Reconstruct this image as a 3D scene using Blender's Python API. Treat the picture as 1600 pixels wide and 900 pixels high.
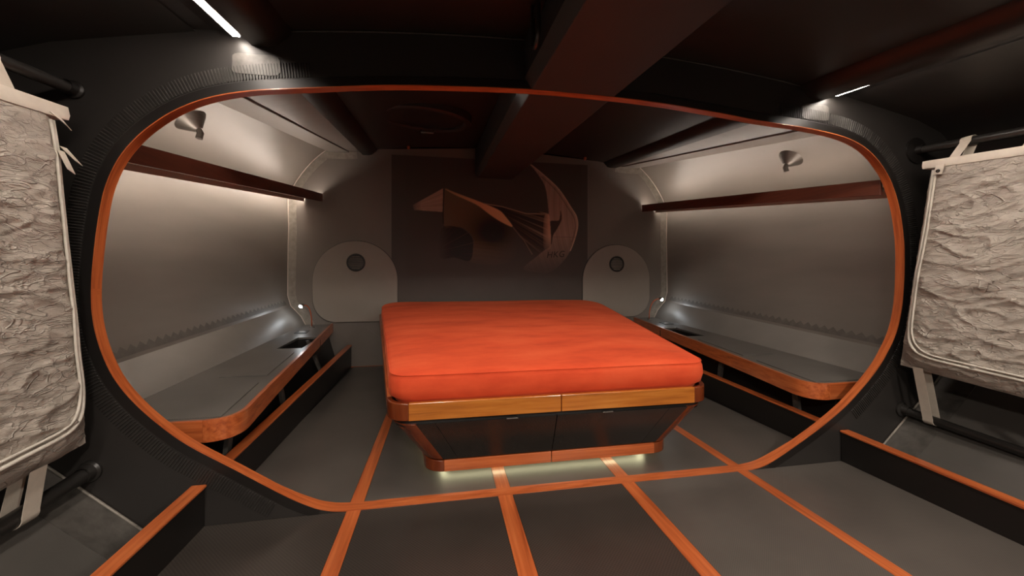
import bpy, bmesh, math, random
import numpy as np
from mathutils import Vector, noise

# ---------------------------------------------------------------- camera, world, exposure
for o in list(bpy.data.objects):
    bpy.data.objects.remove(o)
scene = bpy.context.scene
COL = scene.collection
random.seed(7)

cam_data = bpy.data.cameras.new('camera')
cam = bpy.data.objects.new('camera', cam_data)
COL.objects.link(cam)
cam_data.sensor_width = 36.0
cam_data.lens = 13.5
cam_data.shift_y = -19.0 / 1600.0
cam_data.clip_start = 0.02
cam.location = (-0.59, -1.73, 1.0)
cam.rotation_euler = (math.radians(90), 0, -math.atan(108 / 600))
scene.camera = cam

world = bpy.data.worlds.new('world')
scene.world = world
world.use_nodes = True
world.node_tree.nodes['Background'].inputs['Color'].default_value = (0.0, 0.0, 0.0, 1)
world.node_tree.nodes['Background'].inputs['Strength'].default_value = 0.0

vs = scene.view_settings
vs.view_transform = 'Standard'
vs.look = 'None'
vs.exposure = 1.0
vs.gamma = 1.0
vs.use_curve_mapping = False

WARM = (1.0, 0.88, 0.77)
CEILING_LED = 36.0        # emission of the long deckhead light strips
SHELF_LED_UP = 14.5       # strips on the teak light shelves, shining up
SHELF_LED_DOWN_LIT = 27.0
SHELF_LED_DOWN_DIM = 9.0
BED_LED = 4.5
READING_LED = 45.0
SALOON_FILL = 220.0  # added fill from behind the camera, lifts the bed and floor
HEADER_FILL = 230.0        # added unseen fill bars behind the bulkhead header, to brighten the bed

# ---------------------------------------------------------------- materials
def new_mat(name):
    m = bpy.data.materials.new(name)
    m.use_nodes = True
    nt = m.node_tree
    b = nt.nodes['Principled BSDF']
    return m, nt, b

def N(nt, t, **kw):
    n = nt.nodes.new(t)
    for k, v in kw.items():
        setattr(n, k, v)
    return n

def ramp(nt, src, stops):
    r = N(nt, 'ShaderNodeValToRGB')
    e = r.color_ramp.elements
    while len(e) < len(stops):
        e.new(0.5)
    for i, (p, c) in enumerate(stops):
        e[i].position = p
        e[i].color = (c[0], c[1], c[2], 1)
    nt.links.new(src, r.inputs['Fac'])
    return r

def coords(nt, scale, kind='Object'):
    tc = N(nt, 'ShaderNodeTexCoord')
    mp = N(nt, 'ShaderNodeMapping')
    mp.inputs['Scale'].default_value = scale
    nt.links.new(tc.outputs[kind], mp.inputs['Vector'])
    return mp.outputs['Vector']

def bump(nt, b, src, strength, dist):
    bp = N(nt, 'ShaderNodeBump')
    bp.inputs['Strength'].default_value = strength
    bp.inputs['Distance'].default_value = dist
    nt.links.new(src, bp.inputs['Height'])
    nt.links.new(bp.outputs['Normal'], b.inputs['Normal'])

def paint(name, c, rough, var=0.15, scale=(3, 3, 3), bstr=0.15, bdist=0.002, bscale=(25, 25, 25), spec=0.5):
    m, nt, b = new_mat(name)
    n = N(nt, 'ShaderNodeTexNoise')
    n.inputs['Scale'].default_value = 1.0
    n.inputs['Detail'].default_value = 6
    nt.links.new(coords(nt, scale), n.inputs['Vector'])
    lo = [x * (1 - var) for x in c]
    hi = [x * (1 + var) for x in c]
    r = ramp(nt, n.outputs['Fac'], [(0.3, lo), (0.7, hi)])
    nt.links.new(r.outputs['Color'], b.inputs['Base Color'])
    b.inputs['Roughness'].default_value = rough
    b.inputs['Specular IOR Level'].default_value = spec
    if bstr > 0:
        n2 = N(nt, 'ShaderNodeTexNoise')
        n2.inputs['Scale'].default_value = 1.0
        n2.inputs['Detail'].default_value = 4
        nt.links.new(coords(nt, bscale), n2.inputs['Vector'])
        bump(nt, b, n2.outputs['Fac'], bstr, bdist)
    return m

def weave(name, c, rough, cell=0.006, var=0.28, spec=0.5):
    m, nt, b = new_mat(name)
    ck = N(nt, 'ShaderNodeTexChecker')
    ck.inputs['Scale'].default_value = 1.0
    ck.inputs['Color1'].default_value = [x * (1 + var) for x in c] + [1]
    ck.inputs['Color2'].default_value = [x * (1 - var) for x in c] + [1]
    nt.links.new(coords(nt, (1 / cell,) * 3), ck.inputs['Vector'])
    n = N(nt, 'ShaderNodeTexNoise')
    n.inputs['Scale'].default_value = 3.0
    n.inputs['Detail'].default_value = 5
    nt.links.new(coords(nt, (1, 1, 1)), n.inputs['Vector'])
    r = ramp(nt, n.outputs['Fac'], [(0.3, (0.85,) * 3), (0.7, (1.15,) * 3)])
    mx = N(nt, 'ShaderNodeMix', data_type='RGBA', blend_type='MULTIPLY')
    mx.inputs['Factor'].default_value = 1
    nt.links.new(ck.outputs['Color'], mx.inputs['A'])
    nt.links.new(r.outputs['Color'], mx.inputs['B'])
    nt.links.new(mx.outputs['Result'], b.inputs['Base Color'])
    b.inputs['Roughness'].default_value = rough
    b.inputs['Specular IOR Level'].default_value = spec
    return m

def wood(name, scale, dark, mid, light, rough=0.28, kind='Object', coat=0.3):
    m, nt, b = new_mat(name)
    v = coords(nt, scale, kind)
    n = N(nt, 'ShaderNodeTexNoise')
    n.inputs['Scale'].default_value = 1.0
    n.inputs['Detail'].default_value = 8
    n.inputs['Roughness'].default_value = 0.62
    n.inputs['Distortion'].default_value = 0.35
    nt.links.new(v, n.inputs['Vector'])
    r = ramp(nt, n.outputs['Fac'], [(0.28, dark), (0.5, mid), (0.72, light)])
    nt.links.new(r.outputs['Color'], b.inputs['Base Color'])
    b.inputs['Roughness'].default_value = rough
    b.inputs['Coat Weight'].default_value = coat
    b.inputs['Coat Roughness'].default_value = 0.12
    bump(nt, b, n.outputs['Fac'], 0.08, 0.001)
    return m

def emit(name, c, s):
    m, nt, b = new_mat(name)
    b.inputs['Base Color'].default_value = (0.8, 0.8, 0.8, 1)
    b.inputs['Emission Color'].default_value = (*c, 1)
    b.inputs['Emission Strength'].default_value = s
    return m

TD, TM, TL = (0.28, 0.055, 0.015), (0.50, 0.118, 0.032), (0.64, 0.19, 0.060)
MT = {
    'teak_y': wood('teak_lengthwise', (55, 2.0, 55), TD, TM, TL),
    'teak_x': wood('teak_crosswise', (2.0, 55, 55), TD, TM, TL),
    'teak_uv': wood('teak_ring', (3.0, 60, 1), TD, TM, TL, kind='UV'),
    'teak_gold': wood('teak_golden', (2.2, 40, 45), (0.30, 0.085, 0.012), (0.50, 0.16, 0.022), (0.60, 0.23, 0.04), rough=0.25),
    'teak_dark': wood('teak_dark', (12, 12, 3), (0.10, 0.018, 0.006), (0.17, 0.034, 0.009), (0.23, 0.055, 0.014), rough=0.22),
    'mahogany': wood('mahogany', (40, 1.5, 40), (0.075, 0.022, 0.013), (0.12, 0.035, 0.020), (0.17, 0.05, 0.026), rough=0.35),
    'hull': paint('hull_paint', (0.19, 0.168, 0.148), 0.38, 0.12, (1.5, 0.8, 4), 0.10, 0.002, (14, 14, 14)),
    'hull_low': paint('hull_lower_paint', (0.18, 0.165, 0.15), 0.46, 0.12, (3, 2, 3), 0.25, 0.003, (16, 16, 16)),
    'aft_wall': paint('aft_wall_paint', (0.185, 0.162, 0.142), 0.5, 0.08, (1.5, 1.5, 1.5), 0.08, 0.001, (30, 30, 30)),
    'panel': paint('access_panel_paint', (0.30, 0.265, 0.232), 0.5, 0.06, (2, 2, 2), 0.05, 0.001),
    'tape': paint('glass_tape', (0.26, 0.235, 0.20), 0.45, 0.2, (20, 20, 20), 0.4, 0.002, (60, 60, 60)),
    'tape_dark': paint('carbon_tape', (0.032, 0.029, 0.026), 0.5, 0.3, (30, 30, 30), 0.4, 0.002, (70, 70, 70)),
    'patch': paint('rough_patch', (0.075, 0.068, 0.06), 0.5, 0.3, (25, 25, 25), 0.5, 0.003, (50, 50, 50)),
    'zig': paint('peel_tape', (0.125, 0.11, 0.097), 0.5, 0.15, (20, 20, 20), 0.3, 0.002, (60, 60, 60)),
    'bulkhead': paint('bulkhead_paint', (0.026, 0.023, 0.021), 0.45, 0.12, (3, 3, 3), 0.1, 0.001),
    'black': paint('black_paint', (0.012, 0.010, 0.009), 0.38, 0.1, (3, 3, 3), 0.05, 0.001),
    'ceiling': paint('deckhead_black', (0.021, 0.016, 0.013), 0.42, 0.2, (1.2, 0.5, 1.2), 0.15, 0.003, (3, 3, 3)),
    'beam': paint('beam_paint', (0.034, 0.034, 0.033), 0.5, 0.15, (2, 2, 2), 0.1, 0.001),
    'floor': weave('floor_carbon', (0.044, 0.037, 0.032), 0.33, 0.0065),
    'floor_fine_lit': weave('floor_carbon_fine_lit', (0.092, 0.081, 0.071), 0.32, 0.0045, 0.15),  # fine weave, tone raised to carry reflected light on the forward right panels
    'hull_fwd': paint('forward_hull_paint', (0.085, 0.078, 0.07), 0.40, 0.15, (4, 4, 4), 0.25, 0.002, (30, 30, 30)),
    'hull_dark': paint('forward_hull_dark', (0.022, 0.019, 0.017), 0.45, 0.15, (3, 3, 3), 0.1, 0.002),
    'bench': weave('bench_carbon', (0.115, 0.107, 0.098), 0.34, 0.005, 0.10),
    'carbon_gloss': weave('drawer_carbon', (0.020, 0.018, 0.016), 0.26, 0.004, 0.2),
    'pipe': paint('carbon_tube', (0.022, 0.020, 0.018), 0.35, 0.2, (30, 6, 30), 0.1, 0.001),
    'metal': paint('brushed_metal', (0.26, 0.24, 0.22), 0.48, 0.1, (5, 5, 80), 0.1, 0.001),
    'zip': paint('zip_tape', (0.70, 0.66, 0.58), 0.6, 0.06, (40, 40, 40), 0.1, 0.001),
    'web': paint('strap_webbing', (0.62, 0.55, 0.46), 0.75, 0.05, (40, 40, 40), 0.3, 0.001, (250, 250, 250)),
    'hem': paint('canvas_hem', (0.72, 0.65, 0.56), 0.7, 0.04, (30, 30, 30), 0.2, 0.001, (200, 200, 200)),
    'shelf': paint('shelf_paint', (0.55, 0.48, 0.42), 0.45, 0.05),
    'copper': paint('copper_fitting', (0.45, 0.12, 0.06), 0.3, 0.1),
    'led_ceiling': emit('led_ceiling', WARM, CEILING_LED),
    'led_up': emit('led_shelf_up', WARM, SHELF_LED_UP),
    'led_down': emit('led_shelf_down', WARM, SHELF_LED_DOWN_LIT),
    'led_dim': emit('led_shelf_dim', WARM, SHELF_LED_DOWN_DIM),
    'led_bed': emit('led_bed', (1.0, 0.93, 0.55), BED_LED),
    'led_read': emit('led_reading', (0.92, 0.97, 1.0), READING_LED),
    'fill_header': emit('fill_header', WARM, HEADER_FILL),
    'fill_saloon': emit('fill_saloon', WARM, SALOON_FILL),
}

def metal_mat(m, v):
    m.node_tree.nodes['Principled BSDF'].inputs['Metallic'].default_value = v
metal_mat(MT['metal'], 1.0)
metal_mat(MT['copper'], 0.8)

# mattress velvet
def velvet():
    m, nt, b = new_mat('orange_velvet')
    n = N(nt, 'ShaderNodeTexNoise')
    n.inputs['Scale'].default_value = 1.0
    n.inputs['Detail'].default_value = 7
    n.inputs['Roughness'].default_value = 0.6
    nt.links.new(coords(nt, (2.2, 5.5, 5)), n.inputs['Vector'])
    r = ramp(nt, n.outputs['Fac'], [(0.28, (0.60, 0.058, 0.020)), (0.5, (0.76, 0.092, 0.031)), (0.72, (0.84, 0.130, 0.048))])
    nt.links.new(r.outputs['Color'], b.inputs['Base Color'])
    b.inputs['Roughness'].default_value = 0.85
    b.inputs['Specular IOR Level'].default_value = 0.2
    b.inputs['Sheen Weight'].default_value = 0.15
    b.inputs['Sheen Roughness'].default_value = 0.4
    b.inputs['Sheen Tint'].default_value = (1.0, 0.4, 0.2, 1)
    n2 = N(nt, 'ShaderNodeTexNoise')
    n2.inputs['Scale'].default_value = 160
    n2.inputs['Detail'].default_value = 3
    nt.links.new(coords(nt, (1, 1, 1)), n2.inputs['Vector'])
    bump(nt, b, n2.outputs['Fac'], 0.2, 0.001)
    return m
MT['velvet'] = velvet()

def canvas():
    m, nt, b = new_mat('crumpled_canvas')
    n = N(nt, 'ShaderNodeTexNoise')
    n.inputs['Scale'].default_value = 1.0
    n.inputs['Detail'].default_value = 8
    n.inputs['Roughness'].default_value = 0.65
    nt.links.new(coords(nt, (5, 5, 11)), n.inputs['Vector'])
    r = ramp(nt, n.outputs['Fac'], [(0.25, (0.34, 0.30, 0.26)), (0.5, (0.48, 0.43, 0.37)), (0.75, (0.62, 0.565, 0.50))])
    nt.links.new(r.outputs['Color'], b.inputs['Base Color'])
    b.inputs['Roughness'].default_value = 0.55
    # thin sharp creases: zero crossings of two stretched noises
    cre = []
    for sc, w in (((4, 4, 13), 0.018), ((11, 11, 30), 0.035)):
        q = N(nt, 'ShaderNodeTexNoise')
        q.inputs['Scale'].default_value = 1.0
        q.inputs['Detail'].default_value = 2
        q.inputs['Distortion'].default_value = 1.6
        nt.links.new(coords(nt, sc), q.inputs['Vector'])
        sb = N(nt, 'ShaderNodeMath', operation='SUBTRACT'); sb.inputs[1].default_value = 0.5
        nt.links.new(q.outputs['Fac'], sb.inputs[0])
        ab = N(nt, 'ShaderNodeMath', operation='ABSOLUTE')
        nt.links.new(sb.outputs[0], ab.inputs[0])
        mr = N(nt, 'ShaderNodeMapRange')
        mr.inputs['From Min'].default_value = 0.0
        mr.inputs['From Max'].default_value = w
        mr.inputs['To Min'].default_value = 1.0
        mr.inputs['To Max'].default_value = 0.0
        nt.links.new(ab.outputs[0], mr.inputs['Value'])
        cre.append(mr.outputs['Result'])
    sm = N(nt, 'ShaderNodeMath', operation='MULTIPLY_ADD')
    sm.inputs[1].default_value = 0.5
    nt.links.new(cre[1], sm.inputs[0]); nt.links.new(cre[0], sm.inputs[2])
    crease_mix = N(nt, 'ShaderNodeMix', data_type='RGBA', blend_type='MIX')
    crease_fac = N(nt, 'ShaderNodeMath', operation='MULTIPLY'); crease_fac.inputs[1].default_value = 0.28
    nt.links.new(sm.outputs[0], crease_fac.inputs[0])
    nt.links.new(crease_fac.outputs[0], crease_mix.inputs['Factor'])
    nt.links.new(r.outputs['Color'], crease_mix.inputs['A'])
    crease_mix.inputs['B'].default_value = (0.66, 0.60, 0.53, 1)  # creases mixed towards a paler canvas tone
    nt.links.new(crease_mix.outputs['Result'], b.inputs['Base Color'])
    ad = N(nt, 'ShaderNodeMath', operation='MULTIPLY_ADD')
    ad.inputs[1].default_value = 0.9
    nt.links.new(n.outputs['Fac'], ad.inputs[0])
    s2 = N(nt, 'ShaderNodeMath', operation='MULTIPLY'); s2.inputs[1].default_value = 0.22
    nt.links.new(sm.outputs[0], s2.inputs[0])
    nt.links.new(s2.outputs[0], ad.inputs[2])
    bump(nt, b, ad.outputs[0], 1.0, 0.018)
    return m
MT['canvas'] = canvas()

def print_mat():
    m, nt, b = new_mat('sail_print')
    a = N(nt, 'ShaderNodeVertexColor')
    a.layer_name = 'ink'
    nt.links.new(a.outputs['Color'], b.inputs['Base Color'])
    b.inputs['Roughness'].default_value = 0.6
    return m
MT['print'] = print_mat()

# ---------------------------------------------------------------- builders
class MB:
    def __init__(self):
        self.v, self.f, self.uv = [], [], {}
    def add(self, vs_, fs):
        k = len(self.v)
        self.v += [tuple(p) for p in vs_]
        self.f += [tuple(i + k for i in f) for f in fs]
        return self
    def box(self, x0, x1, y0, y1, z0, z1):
        return self.hexa([(x0, y0, z0), (x1, y0, z0), (x1, y1, z0), (x0, y1, z0), (x0, y0, z1), (x1, y0, z1), (x1, y1, z1), (x0, y1, z1)])
    def hexa(self, p):
        return self.add(p, [(0, 3, 2, 1), (4, 5, 6, 7), (0, 1, 5, 4), (1, 2, 6, 5), (2, 3, 7, 6), (3, 0, 4, 7)])
    def grid(self, rows, closed_u=False, closed_v=False):
        nr, nc = len(rows), len(rows[0])
        fs = []
        for i in range(nr if closed_v else nr - 1):
            for j in range(nc if closed_u else nc - 1):
                a, b2 = i, (i + 1) % nr
                c, d = j, (j + 1) % nc
                fs.append((a * nc + c, a * nc + d, b2 * nc + d, b2 * nc + c))
        return self.add([p for r in rows for p in r], fs)
    def cap(self, idx):
        self.f.append(tuple(idx))
        return self
    def tube(self, path, r, n=12, closed=False, cap=True):
        pts = [Vector(p) for p in path]
        m = len(pts)
        rows = []
        up = None
        for i, p in enumerate(pts):
            if closed:
                t = pts[(i + 1) % m] - pts[i - 1]
            else:
                t = pts[min(i + 1, m - 1)] - pts[max(i - 1, 0)]
            t.normalize()
            if up is None:
                up = Vector((0, 0, 1)) if abs(t.z) < 0.9 else Vector((1, 0, 0))
            a = t.cross(up).normalized()
            b = a.cross(t).normalized()
            up = b
            rr = r[i] if isinstance(r, (list, tuple)) else r
            rows.append([p + (a * math.cos(2 * math.pi * k / n) + b * math.sin(2 * math.pi * k / n)) * rr for k in range(n)])
        k0 = len(self.v)
        self.grid(rows, closed_u=True, closed_v=closed)
        if cap and not closed:
            self.cap([k0 + k for k in range(n)][::-1])
            self.cap([k0 + (m - 1) * n + k for k in range(n)])
        return self
    def lathe(self, prof, origin, axis, n=32):
        ax = Vector(axis).normalized()
        a = ax.orthogonal().normalized()
        b = ax.cross(a)
        o = Vector(origin)
        rows = [[o + ax * h + (a * math.cos(2 * math.pi * k / n) + b * math.sin(2 * math.pi * k / n)) * r for k in range(n)] for r, h in prof]
        return self.grid(rows, closed_u=True)
    def prism(self, poly, d):
        # poly: 3d points; extruded by vector d
        n = len(poly)
        d = Vector(d)
        vs_ = [Vector(p) for p in poly] + [Vector(p) + d for p in poly]
        fs = [tuple(range(n))[::-1], tuple(range(n, 2 * n))]
        fs += [(i, (i + 1) % n, n + (i + 1) % n, n + i) for i in range(n)]
        return self.add(vs_, fs)
    def strip(self, A, B, off):
        # plate between polylines A and B with thickness vector off (per call)
        off = Vector(off)
        A = [Vector(p) for p in A]; B = [Vector(p) for p in B]
        n = len(A)
        rows = [A, B, [p + off for p in B], [p + off for p in A]]
        k = len(self.v)
        self.grid(rows, closed_v=True)
        self.cap([k, k + n, k + 2 * n, k + 3 * n])
        self.cap([k + n - 1, k + 4 * n - 1, k + 3 * n - 1, k + 2 * n - 1])
        return self
    def build(self, name, mat, parent=None, smooth=False, bevel=0.0, seg=2, flip=1, angle=None):
        me = bpy.data.meshes.new(name)
        vv = self.v if flip == 1 else [(-x, y, z) for x, y, z in self.v]
        me.from_pydata([tuple(p) for p in vv], [], self.f)
        bm = bmesh.new(); bm.from_mesh(me)
        bmesh.ops.remove_doubles(bm, verts=bm.verts, dist=1e-6)
        bmesh.ops.recalc_face_normals(bm, faces=bm.faces)
        bm.to_mesh(me); bm.free()
        me.materials.append(MT[mat] if isinstance(mat, str) else mat)
        if smooth:
            me.polygons.foreach_set('use_smooth', [True] * len(me.polygons))
            if angle:
                me.set_sharp_from_angle(angle=math.radians(angle))
        o = bpy.data.objects.new(name, me)
        COL.objects.link(o)
        if parent is not None:
            o.parent = parent
            if parent.type == 'EMPTY':
                o.location = -Vector(parent.location)
        if bevel > 0:
            md = o.modifiers.new('bevel', 'BEVEL')
            md.width = bevel; md.segments = seg; md.limit_method = 'ANGLE'
            md.angle_limit = math.radians(40)
        return o

def tag(o, label=None, cat=None, group=None, kind=None):
    if label: o['label'] = label
    if cat: o['category'] = cat
    if group: o['group'] = group
    if kind: o['kind'] = kind
    return o

def thing(name, loc, label, cat, group=None):
    o = bpy.data.objects.new(name, None)
    o.empty_display_size = 0.05
    COL.objects.link(o)
    o.location = loc
    return tag(o, label, cat, group)

def structure(o, label, cat):
    return tag(o, label, cat, None, 'structure')

def lerp(a, b, t):
    return a + (b - a) * t

def catmull(pts, n, closed=True):
    out = []
    m = len(pts)
    for i in range(m):
        p0, p1, p2, p3 = pts[i - 1], pts[i], pts[(i + 1) % m], pts[(i + 2) % m]
        for k in range(n):
            t = k / n
            q = []
            for a, b, c, d in zip(p0, p1, p2, p3):
                q.append(0.5 * (2 * b + (c - a) * t + (2 * a - 5 * b + 4 * c - d) * t * t + (3 * b - a - 3 * c + d) * t ** 3))
            out.append(tuple(q))
    return out

def resample(pts, n, closed=True):
    P = np.array(pts + ([pts[0]] if closed else []))
    d = np.r_[0, np.cumsum(np.linalg.norm(np.diff(P, axis=0), axis=1))]
    t = np.linspace(0, d[-1], n + 1)[:-1] if closed else np.linspace(0, d[-1], n)
    return [tuple(float(np.interp(x, d, P[:, k])) for k in range(P.shape[1])) for x in t]

YW = 2.75        # aft wall
YF = -4.2        # forward end of the cabin behind the camera

# ---------------------------------------------------------------- hull section functions (half section, x > 0)
def edge_x(Y, s=0): return 1.385 + 0.028 * s + 0.038 * max(Y, 0)
def edge_z(Y): return 1.94 + 0.145 * Y if Y > 0 else 1.94 + 0.13 * Y
def shelf_z(Y): return 1.455 + 0.128 * Y          # underside of the teak light shelf
def hull_profile(Y):
    s = Y / YW
    P = [(1.66, -0.06), (1.80, 0.10 + .01 * Y), (2.03, 0.345 + 0.03 * Y)]
    P += [(2.18 - .03 * Y, 0.42 + 0.052 * Y), (2.32 - 0.044 * Y, 0.49 + 0.068 * Y)]       # turn of the chine
    P += [(2.355 - 0.045 * Y, 0.60 + 0.07 * Y), (2.365 - 0.05 * Y, 0.90 + 0.09 * Y), (2.345 - 0.045 * Y, 1.2 + 0.11 * Y)]
    a = (2.31 - 0.03 * Y, 1.50 + 0.128 * Y)
    b = (2.28 - 0.055 * Y, 1.83 + 0.185 * Y)
    c = (1.87 - 0.007 * Y, 1.86 + 0.184 * Y)
    mid = ((a[0] + c[0]) / 2 + 0.055, (a[1] + c[1]) / 2 + 0.06)
    for k in range(13):
        t = k / 12
        P.append(tuple((1 - t) ** 2 * a[i] + 2 * t * (1 - t) * mid[i] + t * t * c[i] for i in (0, 1)))
    return P

def hull_x(Y, z):
    P = hull_profile(Y)
    return float(np.interp(z, [p[1] for p in P], [p[0] for p in P]))

def deck_profile(Y):
    c = (1.87 - 0.007 * Y, 1.86 + 0.184 * Y)
    d = (1.66 - 0.025 * Y, 1.875 + 0.18 * Y)
    return c, d, (edge_x(Y) - 0.05, edge_z(Y) + 0.04)

# ---------------------------------------------------------------- opening outline (x, z), measured
L = [(-0.25, 1.856), (-0.774, 1.826), (-1.16, 1.78), (-1.36, 1.752), (-1.51, 1.712), (-1.625, 1.655), (-1.72, 1.58), (-1.79, 1.50), (-1.835, 1.42), (-1.868, 1.322), (-1.888, 1.199), (-1.901, 1.076), (-1.908, 0.961), (-1.906, 0.863), (-1.892, 0.77), (-1.862, 0.67), (-1.82, 0.582), (-1.752, 0.49), (-1.662, 0.397), (-1.573, 0.322), (-1.419, 0.22), (-1.263, 0.115), (-1.17, 0.058), (-1.08, 0.018), (-0.96, 0.003), (-0.6, 0.0), (0.0, 0.0), (0.5, 0.0), (0.85, 0.0), (0.96, 0.003), (1.05, 0.018), (1.14, 0.056), (1.282, 0.129), (1.431, 0.213), (1.585, 0.318), (1.755, 0.474), (1.842, 0.588), (1.90, 0.693), (1.933, 0.814), (1.947, 0.932), (1.952, 1.06), (1.95, 1.172), (1.935, 1.29), (1.908, 1.408), (1.858, 1.527), (1.80, 1.606), (1.728, 1.673), (1.64, 1.722), (1.514, 1.757), (1.30, 1.783), (1.032, 1.80), (0.771, 1.824), (0.45, 1.848), (0.1, 1.858)]
RING = resample(catmull(L, 6), 420)
RING = [(x, max(z, 0.0)) for x, z in RING]
NR = len(RING)
def ring_normals(P):
    out = []
    n = len(P)
    for i in range(n):
        tx, tz = P[(i + 1) % n][0] - P[i - 1][0], P[(i + 1) % n][1] - P[i - 1][1]
        l = math.hypot(tx, tz)
        out.append((-tz / l, tx / l))       # try
    # make sure it points outwards
    if out[n // 4][0] * (P[n // 4][0]) < 0:
        out = [(-a, -b) for a, b in out]
    return out
RN = ring_normals(RING)

# ---------------------------------------------------------------- SETTING: floor
floor = structure(MB().box(-1.62, 1.62, YF, YW, -0.06, -0.004).build('floor', 'black'), 'dark carbon cabin floor inlaid with narrow teak strips', 'floor')
SX = [(-0.963, 0.058), (-0.310, 0.066), (0.290, 0.066), (0.922, 0.056)]
for x, w in SX:
    for y0, y1 in ((YF, -0.002), (0.056, YW - 0.03)):
        MB().box(x - w / 2, x + w / 2, y0, y1, -0.003, 0.0012).build('teak_strip', 'teak_y', floor, bevel=0.0006, seg=1)
xs = [-1.55] + [v for x, w in SX for v in (x - w / 2 - 0.0015, x + w / 2 + 0.0015)] + [1.53]
for i in range(0, len(xs), 2):
    for y0, y1 in ((YF, -2.2), (-2.197, -0.002), (0.056, 1.283), (1.286, YW - 0.03)):
        MB().box(xs[i], xs[i + 1], y0, y1, -0.004, 0.0).build('floor_panel', 'floor' if y1 < 0.1 and i < 6 else 'floor_fine_lit', floor)  # forward right panels take the paler tone that stands in for their sheen
MB().box(-1.58, 1.58, YW - 0.028, YW - 0.004, -0.003, 0.002).build('teak_strip', 'teak_x', floor)

# ---------------------------------------------------------------- bulkhead with the rounded opening
def outer_pt(x, z):
    cx, cz = 0.0, 0.95
    dx, dz = x - cx, z - cz
    k = 1e9
    if dx: k = min(k, (2.44 if dx > 0 else -2.44) / dx)
    if dz: k = min(k, ((2.16 if dz > 0 else -0.06) - cz) / dz)
    return cx + dx * k, cz + dz * k
bk = MB()
o_pts = [outer_pt(*p) for p in RING]
lip = [(x + nx * 0.0045, z + nz * 0.0045) for (x, z), (nx, nz) in zip(RING, RN)]
rows = [[(x, 0.0, z) for x, z in o_pts], [(x, 0.0, z) for x, z in lip], [(x, 0.038, z) for x, z in lip], [(x, 0.038, z) for x, z in o_pts]]
bk.grid(rows, closed_u=True, closed_v=True)
bulkhead = structure(bk.build('wall_middle', 'bulkhead'), 'dark bulkhead wall with a wide rounded opening to the sleeping cabin', 'wall')
# teak lining
rg = MB()
sec = [(-0.003, 0.0), (0.056, 0.0), (0.056, 0.0095), (-0.003, 0.004)]
ring_d = lambda y, z: y if y < 0 else 0.040 + 0.018 * max(0.0, min(1.0, 1 - z / 0.12))
rows = [[(x + nx * d, ring_d(y, z), z + nz * d) for (x, z), (nx, nz) in zip(RING, RN)] for y, d in sec]
rows = [[(x, y, max(z, -0.004) + (0.0018 if z < 0.001 and k < 2 else 0)) for x, y, z in r] for k, r in enumerate(rows)]
rg.grid(rows, closed_u=True, closed_v=True)
ring = structure(rg.build('trim_1', 'teak_uv', smooth=True, angle=40), 'orange teak lining bent around the rounded bulkhead opening', 'trim')
me = ring.data
uvl = me.uv_layers.new(name='UVMap')
ang = {}
for lp in me.loops:
    co = me.vertices[lp.vertex_index].co
    a = math.atan2(co.z - 0.95, co.x)
    uvl.data[lp.index].uv = (a * 2.2, co.y + 0.3 * math.hypot(co.x, co.z - .95) * 0)
# smooth border and ribbed laminate band around the opening
bd = MB()
A = [(x + nx * 0.0042, -0.0028, z + nz * 0.0042) for (x, z), (nx, nz) in zip(RING, RN)]
B = [(x + nx * 0.040, -0.004, z + nz * 0.040) for (x, z), (nx, nz) in zip(RING, RN)]
C = [(x + nx * 0.043, -0.0002, z + nz * 0.043) for (x, z), (nx, nz) in zip(RING, RN)]
sel = [i for i in range(NR) if RING[i][1] > 0.02]
start = next(i for i in range(NR) if RING[i][1] <= 0.02 and RING[(i + 1) % NR][1] > 0.02) + 1
idx = [(start + k) % NR for k in range(len(sel))]
bd.grid([[A[i] for i in idx], [B[i] for i in idx], [C[i] for i in idx]])
bd.build('border_band', 'black', bulkhead, smooth=True, angle=30)
FINE = resample(catmull(L, 6), 900)
FN = ring_normals(FINE)
for side in (-1, 1):
    rb = MB()
    for (x, z), (nx, nz) in zip(FINE, FN):
        if x * side < 1.12 or z < 0.10 or (z < 0.3 and side > 0):
            continue
        wid = 0.062
        t = (-nz, nx)
        w = 0.0030
        p = [(x + nx * d + t[0] * e, z + nz * d + t[1] * e) for d, e in ((0.046, -w), (0.046 + wid, -w), (0.046 + wid, w), (0.046, w))]
        q = [(x + nx * d + t[0] * e, z + nz * d + t[1] * e) for d, e in ((0.048, -w * .4), (0.044 + wid, -w * .4), (0.044 + wid, w * .4), (0.048, w * .4))]
        rb.hexa([(a, -0.0002, b) for a, b in p] + [(a, -0.0045, b) for a, b in q])
    tag(rb.build('ribbed_laminate', 'tape_dark', bulkhead), 'closely ribbed laminate band', kind='stuff')
# rough glass patches where the light strips end on the bulkhead
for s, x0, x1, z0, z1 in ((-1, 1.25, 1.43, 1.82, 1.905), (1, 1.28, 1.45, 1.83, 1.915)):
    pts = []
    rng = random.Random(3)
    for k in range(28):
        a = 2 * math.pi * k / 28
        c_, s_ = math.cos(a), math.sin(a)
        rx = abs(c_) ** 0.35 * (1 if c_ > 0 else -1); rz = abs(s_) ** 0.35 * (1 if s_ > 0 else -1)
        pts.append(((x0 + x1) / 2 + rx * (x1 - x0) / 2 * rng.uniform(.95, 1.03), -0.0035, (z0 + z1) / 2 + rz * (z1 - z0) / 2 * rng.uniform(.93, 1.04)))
    MB().prism(pts, (0, 0.003, 0)).build('glass_patch', 'patch', bulkhead, flip=s)

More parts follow.
